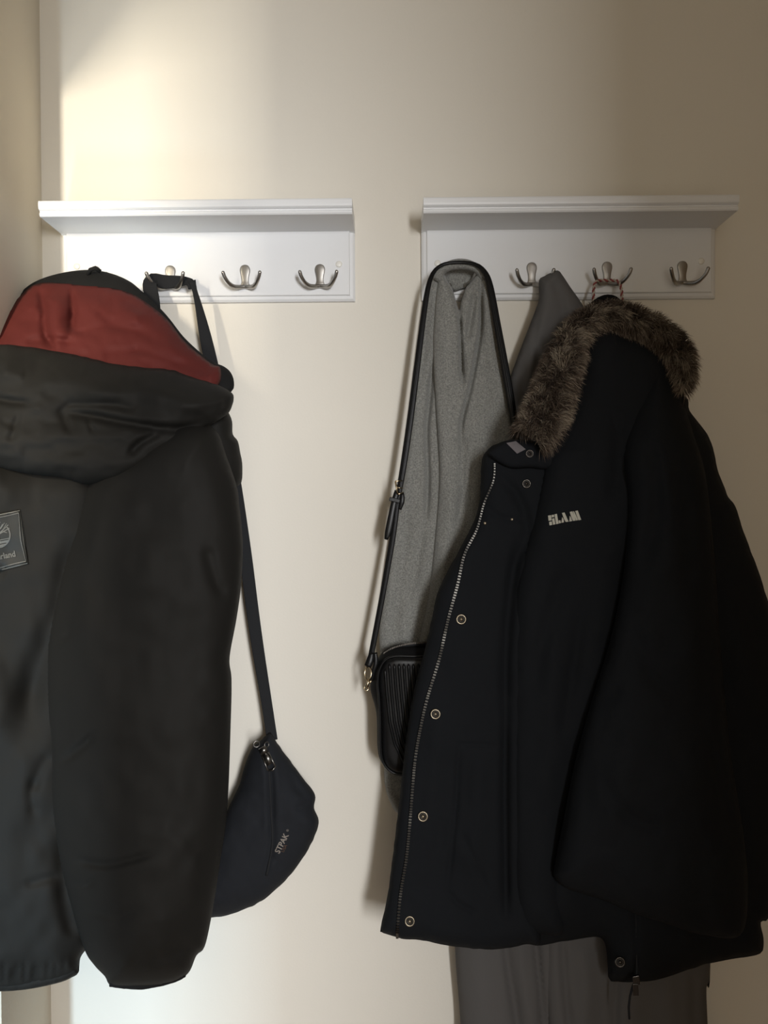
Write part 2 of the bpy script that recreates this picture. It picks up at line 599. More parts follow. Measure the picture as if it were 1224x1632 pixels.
def rack(name, label):
    """origin: middle of the bottom edge of the back board, on the wall"""
    t = thing(name, label, 'coat rack', (0, 0, 0), 'white coat racks with shelf on the wall')
    Wd, Hb, Dp = 0.2505, 0.116, 0.106
    # back board with a routed edge on the two sides and below
    prof = [(0.0, 0.0), (0.0, 0.0075), (0.0035, 0.0105), (0.0075, 0.0115), (0.0085, 0.0115), (0.0088, 0.0145), (0.0100, 0.0158)]
    mb = MB()
    n = 4
    top = Hb + 0.012
    for ins, y in prof:
        for x, z in ((-Wd + ins, top), (-Wd + ins, ins), (Wd - ins, ins), (Wd - ins, top)):
            mb.v.append((x, -y, z))
    for q in range(len(prof) - 1):
        for i in range(n):
            j = (i + 1) % n
            mb.f.append((q * n + i, q * n + j, (q + 1) * n + j, (q + 1) * n + i))
    mb.f.append(tuple((len(prof) - 1) * n + i for i in range(n)))
    mb.f.append((3, 2, 1, 0))
    fix_normals(mb.build('back_board', M['white'], t, False))
    # shelf: a profile (depth, height) drawn out along x, moulded front edge
    prof = [(0.0, Hb), (0.012, Hb), (0.0145, Hb + 0.001), (0.096, Hb + 0.001), (0.0975, Hb + 0.0005), (0.1005, Hb + 0.0008), (0.1022, Hb + 0.003), (0.1022, Hb + 0.0052),
            (0.1008, Hb + 0.0072), (0.1000, Hb + 0.0080), (0.1005, Hb + 0.0095), (0.1035, Hb + 0.0105), (0.1058, Hb + 0.0125), (0.1065, Hb + 0.0155), (0.1065, Hb + 0.0215), (0.1058, Hb + 0.0238),
            (0.1040, Hb + 0.0248), (0.0, Hb + 0.0248)]
    k = len(prof)
    mb = MB()
    for s in (-1, 1):
        for ins in ((1, 0) if s > 0 else (0, 1)):
            for y, z in prof:
                e = 0.0012 * (1 - ins) if False else 0
                mb.v.append((s * (Wd - e), -y, z))
    mb.v = mb.v[:k] + mb.v[-k:]
    for i in range(k):
        j = (i + 1) % k
        mb.f.append((i, j, k + j, k + i))
    mb.f.append(tuple(range(k)))
    mb.f.append(tuple(range(2 * k - 1, k - 1, -1)))
    fix_normals(mb.build('shelf', M['white'], t, False))
    # four hooks, 13 cm apart
    hm = None
    for i in range(4):
        x = -0.19125 + 0.1275 * i
        if hm is None:
            h = hook_mesh().build('hook', M['steel'], t)
            fix_normals(h)
            hm = h.data
        else:
            h = bpy.data.objects.new('hook', hm)
            C.objects.link(h)
            h.parent = t
        h.location = (x, -0.0158, 0.041)
    for x in (-0.2235, 0.2235):
        c = MB().lathe((x, -0.0157, 0.061), (0, -1, 0), [(0.0056, 0), (0.0056, 0.0006), (0.0046, 0.0014), (0.0022, 0.0019), (0, 0.002)], 18)
        c.build('screw_cap', M['cap'], t)
    return t


rack_a = rack('coat_rack', 'white wall rack with shelf in the sunlit patch, red-lined jacket and waist bag on it')
a = P([102, 565], [482, 482], 0.008)
rack_a.location = (float(a[:, 0].mean()), 0, float(a[:, 2].mean()))


def dup(root, loc, label):
    r = root.copy()
    C.objects.link(r)
    r.location = loc
    r['label'] = label
    for ch in list(root.children):
        c = ch.copy()
        C.objects.link(c)
        c.parent = r
    return r


b = P([675, 1137], [478, 478], 0.008)
rack_b = dup(rack_a, (float(b[:, 0].mean()), 0, rack_a.location.z),
             'white wall rack with shelf in the dim half, scarf and fur-hooded parka on it')

# ---------------------------------------------------------------- puffer jacket with red hood lining
jk = thing('puffer_jacket', 'dark grey padded jacket with red hood lining, seen from behind, hanging by the corner', 'jacket', p3(150, 1580, 0.2))


def ramp(y0, d0, y1, d1):
    return lambda x, y: d0 + (d1 - d0) * np.clip((np.asarray(y) - y0) / (y1 - y0), 0, 1)


sheet('hood_back', [(-30, 540), (0, 506), (34, 465), (62, 446), (103, 434), (144, 430), (178, 436), (206, 448), (226, 464), (254, 490), (271, 509), (292, 536),
                    (316, 559), (338, 576), (357, 584), (368, 594), (373, 609), (369, 624), (340, 640), (200, 620), (60, 600), (-30, 590)],
      ramp(430, 0.060, 620, 0.150), 0.02, 0.02, 26, M['nylon_rib'], jk, 5, wr=[(30, 30, 0.003, 1)])
sheet('hood_lining', [(-34, 545), (0, 510), (31, 473), (60, 452), (113, 451), (172, 457), (206, 466), (240, 487), (268, 511), (295, 545), (336, 579), (351, 586), (349, 612), (320, 628),
                      (200, 615), (60, 600), (-34, 590)],
      ramp(450, 0.082, 610, 0.185), 0.035, 0.006, 60, M['red'], jk, 4,
      creases=[([(62, 452), (70, 490), (72, 525), (80, 560)], 7, -0.014), ([(113, 452), (116, 490), (114, 532)], 6, -0.012), ([(90, 470), (93, 510), (95, 545)], 14, 0.010),
               ([(40, 545), (75, 540), (120, 545)], 6, -0.006), ([(76, 538), (88, 556)], 4, -0.008), ([(130, 535), (150, 522), (200, 522), (250, 540)], 7, -0.004),
               ([(120, 530), (135, 528)], 4, -0.006), ([(160, 560), (230, 560), (300, 585)], 6, -0.004), ([(325, 575), (330, 610)], 4, -0.005), ([(339, 580), (342, 612)], 4, -0.004),
               ([(180, 490), (240, 510), (290, 560)], 16, 0.006)],
      wr=[(34, 26, 0.005, 2), (14, 11, 0.0022, 5)])
_, hood_depth = sheet('hood_outer', [(-60, 556), (0, 549), (41, 552), (86, 559), (137, 569), (178, 579), (223, 585), (275, 590), (309, 602), (345, 613), (366, 624), (373, 633), (369, 648),
                                     (362, 660), (347, 670), (318, 690), (285, 712), (240, 742), (205, 763), (170, 771), (130, 772), (95, 762), (50, 757), (0, 750), (-60, 745)],
                      ramp(550, 0.190, 760, 0.250), 0.060, 0.05, 55, M['nylon'], jk, 4,
                      creases=[([(95, 655), (110, 646), (160, 644), (210, 650)], 6, -0.007), ([(100, 657), (150, 664), (206, 675), (285, 684), (330, 672)], 7, -0.016),
                               ([(-20, 634), (20, 640), (48, 643)], 6, -0.010), ([(130, 610), (220, 625), (320, 645)], 14, 0.008), ([(40, 600), (120, 618), (200, 640)], 14, 0.006),
                               ([(15, 705), (22, 690), (30, 655)], 6, -0.004), ([(0, 670), (25, 680)], 6, -0.003), ([(255, 690), (225, 705), (205, 725)], 6, -0.010),
                               ([(140, 668), (150, 690)], 5, -0.005), ([(100, 660), (112, 690)], 6, -0.006), ([(40, 600), (0, 590)], 10, 0.004),
                               ([(355, 640), (352, 655), (345, 665)], 4, -0.004)],
                      wr=[(50, 24, 0.005, 3), (16, 11, 0.0016, 4)], edge=0.8)
sheet('shoulder', [(300, 640), (352, 640), (364, 657), (370, 672), (371, 692), (379, 703), (383, 722), (386, 738), (386, 762), (382, 773), (370, 775), (330, 770), (300, 720)],
      0.150, 0.05, 0.06, 30, M['nylon'], jk, 5, wr=[(20, 20, 0.003, 6)])
body_out = [(-70, 720), (40, 735), (150, 745), (180, 800), (165, 900), (150, 1100), (150, 1300), (150, 1440), (143, 1500), (137, 1513), (128, 1527), (125, 1550), (114, 1558), (98, 1565),
            (65, 1573), (33, 1578), (0, 1580), (-40, 1578), (-66, 1560), (-72, 1300), (-72, 900)]
_, body_depth = sheet('back_panel', body_out, lambda x, y: 0.215 - 0.00012 * (np.asarray(x) - 60), 0.055, 0.10, 60, M['nylon'], jk, 5,
                      creases=[([(118, 850), (100, 950), (60, 1060), (40, 1150)], 22, -0.014), ([(60, 1240), (50, 1260), (55, 1300)], 8, -0.004), ([(80, 1200), (62, 1230), (52, 1262)], 10, -0.005),
                               ([(40, 1410), (70, 1402), (95, 1396)], 7, -0.004), ([(0, 920), (8, 900)], 5, -0.004), ([(-10, 1100), (10, 1300), (0, 1450)], 30, 0.008),
                               ([(100, 1330), (105, 1440), (120, 1500)], 14, -0.010)] + [([(x_, 1574 - 0.0011 * (x_ + 20) ** 2), (x_ + 1 + (x_ * 7 % 5), 1545 - 0.001 * (x_ + 20) ** 2 - (x_ * 13 % 11))], 3.6, -0.0055) for x_ in (-46, -31, -19, -8, 5, 17, 26, 38, 52, 61, 74, 88, 99)],
                      wr=[(60, 110, 0.007, 7), (22, 30, 0.002, 8)])
# gathered elastic hem of the back panel
hem = MB()
hq = spline([(-60, 1560), (0, 1565), (33, 1564), (65, 1558), (98, 1550), (120, 1538)], 3)
g = [0.0105 + 0.0007 * float(vnoise(i * 0.55, 0, 5)) + 0.0004 * float(vnoise(i * 1.3, 3, 6)) for i in range(len(hq))]
hem.tube([Vector(v) for v in P(hq[:, 0], hq[:, 1] + 1.0, 0.232 - 0.00012 * (hq[:, 0] - 60)).tolist()], g, 14)
hem.build('elastic_hem', M['nylon'], jk)
sl_out = [(300, 672), (343, 685), (362, 730), (377, 774), (381, 800), (387, 866), (384, 934), (377, 986), (366, 1048), (369, 1082), (368, 1145), (362, 1291), (348, 1393), (337, 1461),
          (326, 1509), (313, 1523), (300, 1551), (273, 1567), (220, 1574), (178, 1571), (167, 1556), (150, 1538), (134, 1512), (110, 1437), (95, 1379), (79, 1282), (77, 1194), (72, 1123), (74, 1020),
          (89, 941), (113, 849), (130, 785), (160, 745), (230, 700)]
_, sleeve_depth = sheet('sleeve', sl_out, lambda x, y: 0.225 + 0.02 * np.clip((np.asarray(y) - 700) / 800, 0, 1), 0.085, 0.07, 100, M['nylon'], jk, 5,
                        creases=[([(118, 860), (105, 905), (90, 945)], 6, -0.007), ([(85, 1000), (95, 1022), (112, 1003)], 4, -0.005), ([(330, 870), (345, 930), (365, 950)], 10, -0.008),
                                 ([(95, 1215), (130, 1190), (150, 1170)], 7, -0.008), ([(120, 1370), (170, 1378), (240, 1362)], 6, -0.008), ([(110, 1405), (135, 1412), (150, 1400)], 5, -0.006),
                                 ([(340, 690), (350, 740), (372, 770)], 5, 0.004), ([(160, 800), (140, 900), (130, 1040)], 22, 0.008), ([(240, 1300), (230, 1400), (240, 1500)], 40, 0.008),
                                 ([(130, 1445), (180, 1460), (220, 1450)], 8, -0.005), ([(320, 1490), (280, 1520), (230, 1530)], 12, -0.006)],
                        wr=[(70, 120, 0.007, 9), (24, 30, 0.0022, 10)])
cq = spline([(177, 1564), (200, 1567), (230, 1568), (270, 1560), (292, 1550)], 3)
cuff = MB().tube([Vector(v) for v in P(cq[:, 0], cq[:, 1] - 1, 0.25).tolist()], [0.0078 + 0.0005 * float(vnoise(i * 0.7, 0, 8)) for i in range(len(cq))], 14)
cuff.build('cuff', M['nylon_rib'], jk)
# metal end of the hood's hanging loop on the hook
MB().tube([p3(140, 438, 0.078), p3(144, 430, 0.083), p3(152, 427, 0.083), p3(160, 433, 0.078)], 0.0035, 8).build('hanger_loop', M['nylon_rib'], jk)
# rubber badge with frame, tree emblem and name
bd_poly = [(-40, 828), (-4, 819), (32, 812), (36, 838), (40, 868), (45, 899), (10, 908), (-32, 918)]
bdep = lambda x, y: body_depth(np.clip(x, -55, 140), y)
bdg, badge_depth = sheet('badge', bd_poly, lambda x, y: bdep(x, y) + 0.0005, 0.0022, 0.004, 3, M['badge'], jk, 4, smooth_outline=False)


def loop_band(poly, inset0, inset1):
    """closed band of quads between two insets of a polygon (px)"""
    poly = np.asarray(poly, float)
    c = poly.mean(0)
    rad = np.linalg.norm(poly - c, axis=1)[:, None]
    a_, b_ = poly - (poly - c) / rad * inset0 * 1.3, poly - (poly - c) / rad * inset1 * 1.3
    n = len(poly)
    return [[a_[i], a_[(i + 1) % n], b_[(i + 1) % n], b_[i]] for i in range(n)]


fr_poly = []
for i in range(len(bd_poly)):
    p0, p1 = np.array(bd_poly[i], float), np.array(bd_poly[(i + 1) % len(bd_poly)], float)
    for t_ in np.arange(0, 1, 0.2):
        fr_poly.append(p0 + (p1 - p0) * t_)
poly_on('badge_border', loop_band(fr_poly, 0.8, 2.0) + loop_band(fr_poly, 4.2, 5.2), M['badge_line'], bdg, badge_depth, 0.0008)
# emblem: a round outline with a bare tree above ground stripes
E0, ER = np.array((-4.0, 853.0)), 21.0
rot = math.radians(11)


def em(u, v):
    x, y = u * ER, -v * ER
    return (E0[0] + x * math.cos(rot) + y * math.sin(rot), E0[1] - x * math.sin(rot) + y * math.cos(rot))


def bar(u0, v0, u1, v1, w0, w1):
    d = np.array((u1 - u0, v1 - v0))
    n_ = np.array((-d[1], d[0])) / np.linalg.norm(d)
    return [em(u0 + n_[0] * w0, v0 + n_[1] * w0), em(u0 - n_[0] * w0, v0 - n_[1] * w0), em(u1 - n_[0] * w1, v1 - n_[1] * w1), em(u1 + n_[0] * w1, v1 + n_[1] * w1)]


em_p = []
for i in range(30):
    a0, a1 = math.radians(30 - 240 * i / 30), math.radians(30 - 240 * (i + 1) / 30)
    em_p.append([em(math.cos(a0), math.sin(a0)), em(math.cos(a1), math.sin(a1)), em(0.9 * math.cos(a1), 0.9 * math.sin(a1)), em(0.9 * math.cos(a0), 0.9 * math.sin(a0))])
em_p.append(bar(0, -0.5, 0.02, 0.25, 0.12, 0.09))
for u0, v0, u1, v1, w in [(0, 0.1, 0.55, 0.75, 0.05), (0, 0.0, 0.95, 0.62, 0.05), (0.1, 0.05, 1.0, 0.36, 0.05), (0, 0.2, 0.25, 1.02, 0.05), (0.0, 0.2, -0.2, 1.0, 0.05), (0, 0.1, -0.55, 0.8, 0.05),
                          (0, 0.0, -0.95, 0.6, 0.05), (-0.1, 0.05, -1.0, 0.34, 0.05), (0.45, 0.2, 0.75, 0.05, 0.04), (0.3, 0.42, 0.7, 0.82, 0.035), (0.5, 0.33, 0.85, 0.75, 0.03), (-0.45, 0.2, -0.75, 0.05, 0.04),
                          (-0.3, 0.42, -0.7, 0.82, 0.035), (0.15, 0.6, 0.4, 0.95, 0.03)]:
    em_p.append(bar(u0, v0, u1, v1, w, w * 0.6))
for v0, v1 in ((-0.36, -0.43), (-0.5, -0.68), (-0.74, -0.97)):
    c0, c1 = math.sqrt(max(0, 1 - v0 * v0)) * 0.95, math.sqrt(max(0, 1 - v1 * v1)) * 0.95
    for k in range(6):
        s0, s1 = -1 + 2 * k / 6, -1 + 2 * (k + 1) / 6
        em_p.append([em(s0 * c0, v0), em(s1 * c0, v0), em(s1 * c1, v1), em(s0 * c1, v1)])
poly_on('tree_emblem', em_p, M['badge_line'], bdg, badge_depth, 0.0009)
text_on('badge_name', 'Timberland', M['badge_line'], bdg, (25.5, 886.5), 13.0, 11, badge_depth, 0.0009, align='RIGHT', bold=0.025, sx=0.92)

# ---------------------------------------------------------------- waist bag
wb = thing('waist_bag', 'small black canvas waist bag hanging by its long webbing strap beside the padded jacket', 'bag', p3(420, 1462, 0.06))
wb_out = [(431, 1168), (442, 1184), (451, 1197), (463, 1213), (484, 1241), (498, 1259), (503, 1271), (501, 1288), (508, 1308), (502, 1332), (490, 1356), (472, 1383), (451, 1407), (421, 1433),
          (391, 1449), (360, 1459), (338, 1462), (312, 1458), (300, 1440), (320, 1390), (345, 1330), (368, 1279), (381, 1251), (393, 1211), (403, 1190), (415, 1181), (424, 1172)]
_, wb_depth = sheet('pouch', wb_out, 0.062, 0.045, 0.045, 45, M['canvas'], wb, 4,
                    creases=[([(427, 1195), (431, 1240), (433, 1300), (434, 1345), (420, 1400)], 5, -0.006), ([(437, 1195), (441, 1240), (443, 1320)], 6, 0.004), ([(418, 1200), (423, 1260), (424, 1340)], 6, 0.003),
                             ([(462, 1225), (480, 1260), (496, 1285)], 8, -0.004), ([(470, 1290), (490, 1282), (500, 1280)], 5, -0.004), ([(430, 1365), (440, 1372), (446, 1385)], 5, -0.004)],
                    wr=[(30, 40, 0.004, 11), (12, 14, 0.0012, 12)], edge=0.7)
pts, _ = line_pts([(425, 1190), (429, 1230), (432, 1290), (434, 1345), (425, 1395)], 5, wb_depth, 0.0006)
MB().tube(pts, 0.0022, 6).build('zip', M['web'], wb)
# long strap: up from the pouch, behind the jacket, over the hook and down again
dS = 0.052
st = MB()
sp = [(434, 1180, 0.058, 8.5), (425, 1120, 0.050, 8.5), (412, 1040, 0.046, 9.5), (402, 970, 0.045, 10), (392, 890, 0.045, 10), (379, 800, 0.045, 10), (366, 720, 0.046, 10), (350, 640, 0.047, 10.5), (337, 580, 0.048, 10.5),
      (326, 530, 0.048, 9), (316, 485, 0.050, 5.5), (310, 462, 0.051, 4), (306, 447, 0.052, 6)]
q = spline(sp, 8)
st.ribbon([Vector(v) for v in P(q[:, 0], q[:, 1], q[:, 2]).tolist()], Vector((1, 0.25, 0)), (q[:, 3] * 1.04e-3).tolist(), 0.0011)
st.build('strap', M['web'], wb)
st = MB()   # the folded length lying across both prongs
sp = [(307, 460, 0.050), (303, 446, 0.050), (294, 440, 0.036), (270, 441.5, 0.029), (250, 443, 0.035), (238, 450, 0.047), (243, 478, 0.049), (246, 520, 0.050), (248, 560, 0.052)]
q = spline(sp, 5)
tan = np.gradient(P(q[:, 0], q[:, 1], q[:, 2]), axis=0)
wd = []
for i in range(len(q)):
    t_ = Vector(tan[i]).normalized()
    wd.append(Vector((0, -1, 0)).cross(t_))
xx = q[:, 0]
hw = np.where(np.arange(len(q)) < 8, 7.0, 11.5)
hw = np.convolve(np.pad(hw, 3, 'edge'), np.ones(7) / 7, 'valid')
ctr = P(q[:, 0], q[:, 1] + np.where((q[:, 0] > 252) & (q[:, 0] < 300) & (q[:, 1] < 450), 8.0, 0.0), q[:, 2])
for _i in range(3):
    ctr[1:-1] = (ctr[:-2] + ctr[1:-1] * 2 + ctr[2:]) / 4
st.ribbon([Vector(v) for v in ctr.tolist()], wd, (hw * 1.03e-3).tolist(), 0.0011)
st.build('strap_loop', M['web'], wb)
zp = MB()
wz = lambda x, y: p3(x, y, float(wb_depth(x, y)[0]) + 0.007)
c0, c1 = wz(418, 1192), wz(433, 1224)
ax = (c1 - c0).normalized()
sd = ax.cross(Vector((0, -1, 0))).normalized()
zp.obox(c0 + ax * 0.004, ax * 0.005, sd * 0.0062, Vector((0, 0.003, 0)))
zp.obox(c0 + ax * 0.019, ax * 0.010, sd * 0.0056, Vector((0, 0.0010, 0)))
for s_ in (-1, 1):
    zp.tube([c0 + ax * 0.010 + sd * s_ * 0.0060 + Vector((0, -0.001, 0)), c0 + ax * 0.036 + sd * s_ * 0.0068 + Vector((0, -0.001, 0))], 0.0013, 6)
zp.tube([c0 + ax * 0.036 - sd * 0.0068, c0 + ax * 0.0390, c0 + ax * 0.036 + sd * 0.0068], 0.0013, 6)
zp.build('zip_pull', M['metal_dark'], wb)
MB().ring(p3(409, 1186, 0.084), (0.3, -1, 0), 0.005, 0.0011, 14, 6).ring(p3(425, 1187, 0.096), (0.8, -1, 0.2), 0.004, 0.001, 14, 6).build('zip_ring', M['metal_dark'], wb)
text_on('woven_name', 'STPAK', M['print_grey'], wb, (445, 1361), 12.5, 63, wb_depth, 0.0012, bold=0.02, sx=0.92)
text_on('registered_mark', '®', M['print_grey'], wb, (459, 1326), 5.0, 63, wb_depth, 0.0012)
text_on('woven_subline', 'USA', M['print_brown'], wb, (452, 1359), 7.0, 63, wb_depth, 0.0012)

# ---------------------------------------------------------------- scarf
sc = thing('scarf', 'light grey knitted wool scarf folded over the first hook of the dim rack', 'scarf', p3(700, 1295, 0.05))
sheet('loop_inside', [(701, 436), (715, 428), (735, 426), (756, 428), (766, 436), (758, 450), (748, 457), (736, 461), (722, 464), (712, 452)],
      0.024, 0.008, 0.005, 18, M['scarf'], sc, 3, wr=[(12, 12, 0.001, 2)])
sheet('right_tail', [(703, 430), (711, 444), (722, 463), (731, 494), (734, 482), (741, 461), (750, 450), (761, 437), (768, 430), (778, 445), (784, 465), (792, 519), (804, 585), (815, 650), (822, 700), (815, 760), (790, 850),
                     (760, 940), (720, 1060), (690, 1120), (664, 1090), (667, 1030), (682, 955), (693, 850), (698, 790), (699, 742), (696, 690), (693, 640), (690, 560), (692, 510), (697, 455)],
      lambda x, y: 0.050 - 0.000003 * (np.asarray(y) - 420), 0.016, 0.024, 12, M['scarf'], sc, 3,
      creases=[([(766, 440), (767, 514), (760, 563), (749, 620), (736, 673), (735, 710)], 3.2, -0.022), ([(732, 496), (734, 530), (736, 582), (737, 610)], 3.0, -0.022), ([(758, 462), (751, 506), (744, 545)], 5, -0.012),
               ([(742, 690), (736, 760), (744, 840)], 6, -0.007), ([(774, 460), (778, 520), (786, 600)], 8, 0.006), ([(714, 470), (712, 560), (718, 660)], 12, 0.006), ([(752, 560), (748, 600), (742, 650)], 6, 0.005),
               ([(765, 640), (770, 720), (755, 820)], 12, 0.007), ([(720, 760), (712, 860), (700, 960)], 10, 0.006), ([(730, 840), (735, 800), (748, 770)], 5, -0.006)],
      wr=[(22, 70, 0.003, 13), (7, 9, 0.0006, 23)])
sheet('left_tail', [(690, 440), (700, 432), (712, 446), (712, 480), (710, 520), (708, 560), (711, 640), (714, 690), (716, 742), (715, 790), (710, 850), (700, 955), (684, 1020), (676, 1080),
                    (670, 1180), (672, 1270), (655, 1300), (633, 1296), (623, 1281), (615, 1258), (612, 1230), (615, 1180), (615, 1120), (607, 1050), (604, 1010), (608, 975), (625, 855), (641, 765), (656, 660), (673, 525), (684, 450)],
      lambda x, y: 0.036 - 0.000002 * (np.asarray(y) - 420), 0.014, 0.016, 14, M['scarf'], sc, 3,
      creases=[([(690, 575), (684, 643), (680, 689), (682, 761), (679, 830)], 3.4, -0.018), ([(684, 470), (676, 560), (664, 660)], 6, -0.005), ([(668, 600), (658, 700), (642, 820)], 9, 0.005),
               ([(676, 840), (664, 900), (650, 960)], 7, -0.005), ([(650, 800), (640, 900), (630, 1000)], 9, -0.004), ([(624, 1250), (634, 1266), (645, 1290)], 8, -0.004)],
      wr=[(18, 70, 0.0025, 14), (7, 9, 0.0006, 24)])
sheet('loop_front', [(690, 442), (694, 431), (707, 420), (720, 414), (734, 412), (748, 414), (762, 421), (773, 432), (778, 446), (766, 446), (758, 436), (746, 431), (732, 430), (718, 432), (708, 438), (702, 450)],
      0.056, 0.010, 0.012, 10, M['scarf'], sc, 3, wr=[(12, 10, 0.001, 15)])

# ---------------------------------------------------------------- black cross-body bag
hb = thing('shoulder_bag', 'black ribbed leather cross-body bag with gold fittings, in front of the grey scarf', 'bag', p3(690, 1233, 0.1))
hb_out = [(604, 1070), (613, 1053), (629, 1046), (660, 1046), (720, 1046), (762, 1047), (778, 1056), (785, 1075), (785, 1150), (783, 1205), (776, 1226), (760, 1234), (700, 1236), (640, 1234), (624, 1230), (612, 1217), (607, 1196),
          (606, 1147), (604, 1110), (602, 1090)]
face, hb_depth = sheet('front_panel', hb_out, 0.105, 0.009, 0.004, 14, M['leather'], hb, 4, wr=[(40, 40, 0.001, 16)])
# gusset: rim of the front panel back to a slightly larger back rim
po = spline(hb_out, 5, True)
pc = po.mean(0)
bo = po.copy()
bo[:, 0] -= 5.5 * np.clip((650 - bo[:, 0]) / 45, 0, 1)
bo[:, 0] -= 7.0 * np.exp(-((bo[:, 1] - 1098) / 24) ** 2) * np.clip((640 - bo[:, 0]) / 30, 0, 1)
bo[:, 1] += np.where(bo[:, 1] < 1080, -20.0 + 12 * np.clip((640 - bo[:, 0]) / 50, 0, 1), 0)
bo[:, 1] -= np.where(bo[:, 1] > 1190, 3.0, 0)
mb = MB()
n = len(po)
rows = []
for k_, (tt, dep) in enumerate([(0, 0.105), (0.35, 0.101), (0.8, 0.088), (1.0, 0.080), (0.9, 0.076)]):
    ring_ = po * (1 - tt) + bo * tt
    rows.append(P(ring_[:, 0], ring_[:, 1], dep))
mb.v = np.vstack(rows).tolist()
for r_ in range(len(rows) - 1):
    for i in range(n):
        j = (i + 1) % n
        mb.f.append((r_ * n + i, r_ * n + j, (r_ + 1) * n + j, (r_ + 1) * n + i))
mb.f.append(tuple((len(rows) - 1) * n + i for i in range(n)))
fix_normals(mb.build('gusset', M['gusset'], hb))
pq = spline(hb_out, 4, True)
pq = np.vstack([pq, pq[:1]])
MB().tube([Vector(v) for v in P(pq[:, 0], pq[:, 1], 0.1065).tolist()], 0.0022, 8, cap=False).build('piping', M['leather'], hb)
for i in range(22):
    xs = 613 + 7.6 * i
    yy = np.arange(1058, 1232, 4.0)
    sh = np.interp(yy, [1058, 1100, 1150, 1185, 1210, 1232], [0, 3, 8, 16, 28, 44])
    xq = xs + sh
    k = inside(xq, yy, po)
    dE, _, _ = seg_dist(xq, yy, po, True)
    k &= dE > 6
    if k.sum() < 4:
        continue
    w_ = hb_depth(xq[k], yy[k]) + 0.0006
    c_ = P(xq[k], yy[k], w_)
    rr = np.full(len(c_), 0.0024)
    rr[0] = rr[-1] = 0.001
    MB().tube([Vector(v) for v in c_.tolist()], rr.tolist(), 8).build('rib', M['leather'], face)
# zip along the top of the gusset
zq = spline([(612, 1041), (625, 1033), (645, 1027), (670, 1024), (700, 1023), (740, 1024)], 2.6)
zt = MB()
for i, (x, y) in enumerate(zq):
    c_ = p3(x, y, 0.089)
    zt.obox(c_, Vector((0.0007, 0, 0)), Vector((0, 0.0016, 0)), Vector((0, 0, 0.0013)))
z_ = zt.build('zip_teeth', M['brass_dark'], hb, False)
z_['kind'] = 'stuff'
MB().tube([Vector(v) for v in P(zq[:, 0], zq[:, 1] + 2, 0.0865).tolist()], 0.003, 8).build('zip_tape', M['web'], hb)
# strap: left end at the ring, up along the scarf, over the hook, down the other side
sp = [(589, 1057, 0.090, 4.6), (600, 1000, 0.088, 4.6), (613, 930, 0.087, 4.6), (626, 855, 0.086, 4.8), (633, 800, 0.086, 4.8), (638, 772, 0.086, 4.8), (645, 730, 0.085, 5.2), (655, 660, 0.084, 5.2), (664, 590, 0.082, 5.0), (673, 519, 0.080, 4.6),
      (680, 470, 0.078, 4.2), (686, 445, 0.076, 3.6), (694, 430, 0.073, 3.0), (709, 420.5, 0.071, 2.5), (733, 418, 0.070, 2.5), (757, 421, 0.072, 2.8), (772, 433, 0.075, 3.8), (781, 456, 0.078, 5.0), (793, 519, 0.080, 5.4), (806, 590, 0.082, 5.8), (817, 655, 0.084, 5.8),
      (822, 700, 0.085, 5.6), (822, 780, 0.086, 5.4), (812, 900, 0.087, 5), (795, 1030, 0.090, 4.6), (790, 1085, 0.092, 4.6)]
q = spline(sp, 7)
c3 = P(q[:, 0], q[:, 1], q[:, 2])
tn = np.gradient(c3, axis=0)
wd = [Vector((0, -1, 0)).cross(Vector(t_).normalized()) for t_ in tn]
MB().ribbon([Vector(v) for v in c3.tolist()], wd, (q[:, 3] * 1.02e-3).tolist(), 0.0016).build('strap', M['leather'], hb)
# stitched ridge that runs down the middle of the strap
MB().tube([Vector(v) for v in (c3 + np.array((0, -0.0012, 0))).tolist()], (q[:, 3] * 0.36e-3).tolist(), 6).build('strap_seam', M['leather'], hb)
# loose strap tail, keeper and buckle
q = spline([(633, 782, 0.090, 4.2), (628, 800, 0.092, 4.6), (622, 830, 0.093, 5.2), (618, 850, 0.093, 5.0), (615, 860, 0.093, 2.6)], 5)
MB().ribbon([Vector(v) for v in P(q[:, 0], q[:, 1], q[:, 2]).tolist()], Vector((1, 0, 0.2)), (q[:, 3] * 1.0e-3).tolist(), 0.0015).build('strap_tail', M['leather'], hb)
q = spline([(641, 786, 0.088, 3.0), (641, 798, 0.089, 4.0), (637, 812, 0.088, 2.6)], 4)
MB().ribbon([Vector(v) for v in P(q[:, 0], q[:, 1], q[:, 2]).tolist()], Vector((1, 0, 0.2)), (q[:, 3] * 1.0e-3).tolist(), 0.0015).build('strap_fold', M['leather'], hb)
kq = MB()
kq.obox(p3(629, 797, 0.0925), Vector((0.0088, 0, -0.002)), Vector((0, 0.0042, 0)), Vector((0.0008, 0, 0.0032)))
bevel(kq.build('keeper', M['leather'], hb, False), 0.001)
bk = MB()
b0, b1 = p3(630, 767, 0.094), p3(634, 788, 0.094)
bk.tube([b0, b1], 0.0016, 8)
bk.tube([b0, p3(641, 766, 0.088)], 0.0013, 8)
bk.tube([b1, p3(643, 785, 0.088)], 0.0013, 8)
bk.tube([p3(632, 777, 0.0955), p3(642, 778, 0.093)], 0.0010, 8)
bk.build('buckle', M['gold'], hb)
q = spline([(593, 1040, 0.094, 4.0), (590, 1052, 0.096, 6.0), (586, 1062, 0.097, 5.6)], 4)
MB().ribbon([Vector(v) for v in P(q[:, 0], q[:, 1], q[:, 2]).tolist()], Vector((1, 0, 0.2)), (q[:, 3] * 1.0e-3).tolist(), 0.003).build('strap_end', M['leather'], hb)
q = spline([(598, 1040, 0.091, 3.4), (599, 1056, 0.092, 3.8), (595, 1070, 0.092, 3.4), (592, 1084, 0.091, 3)], 4)
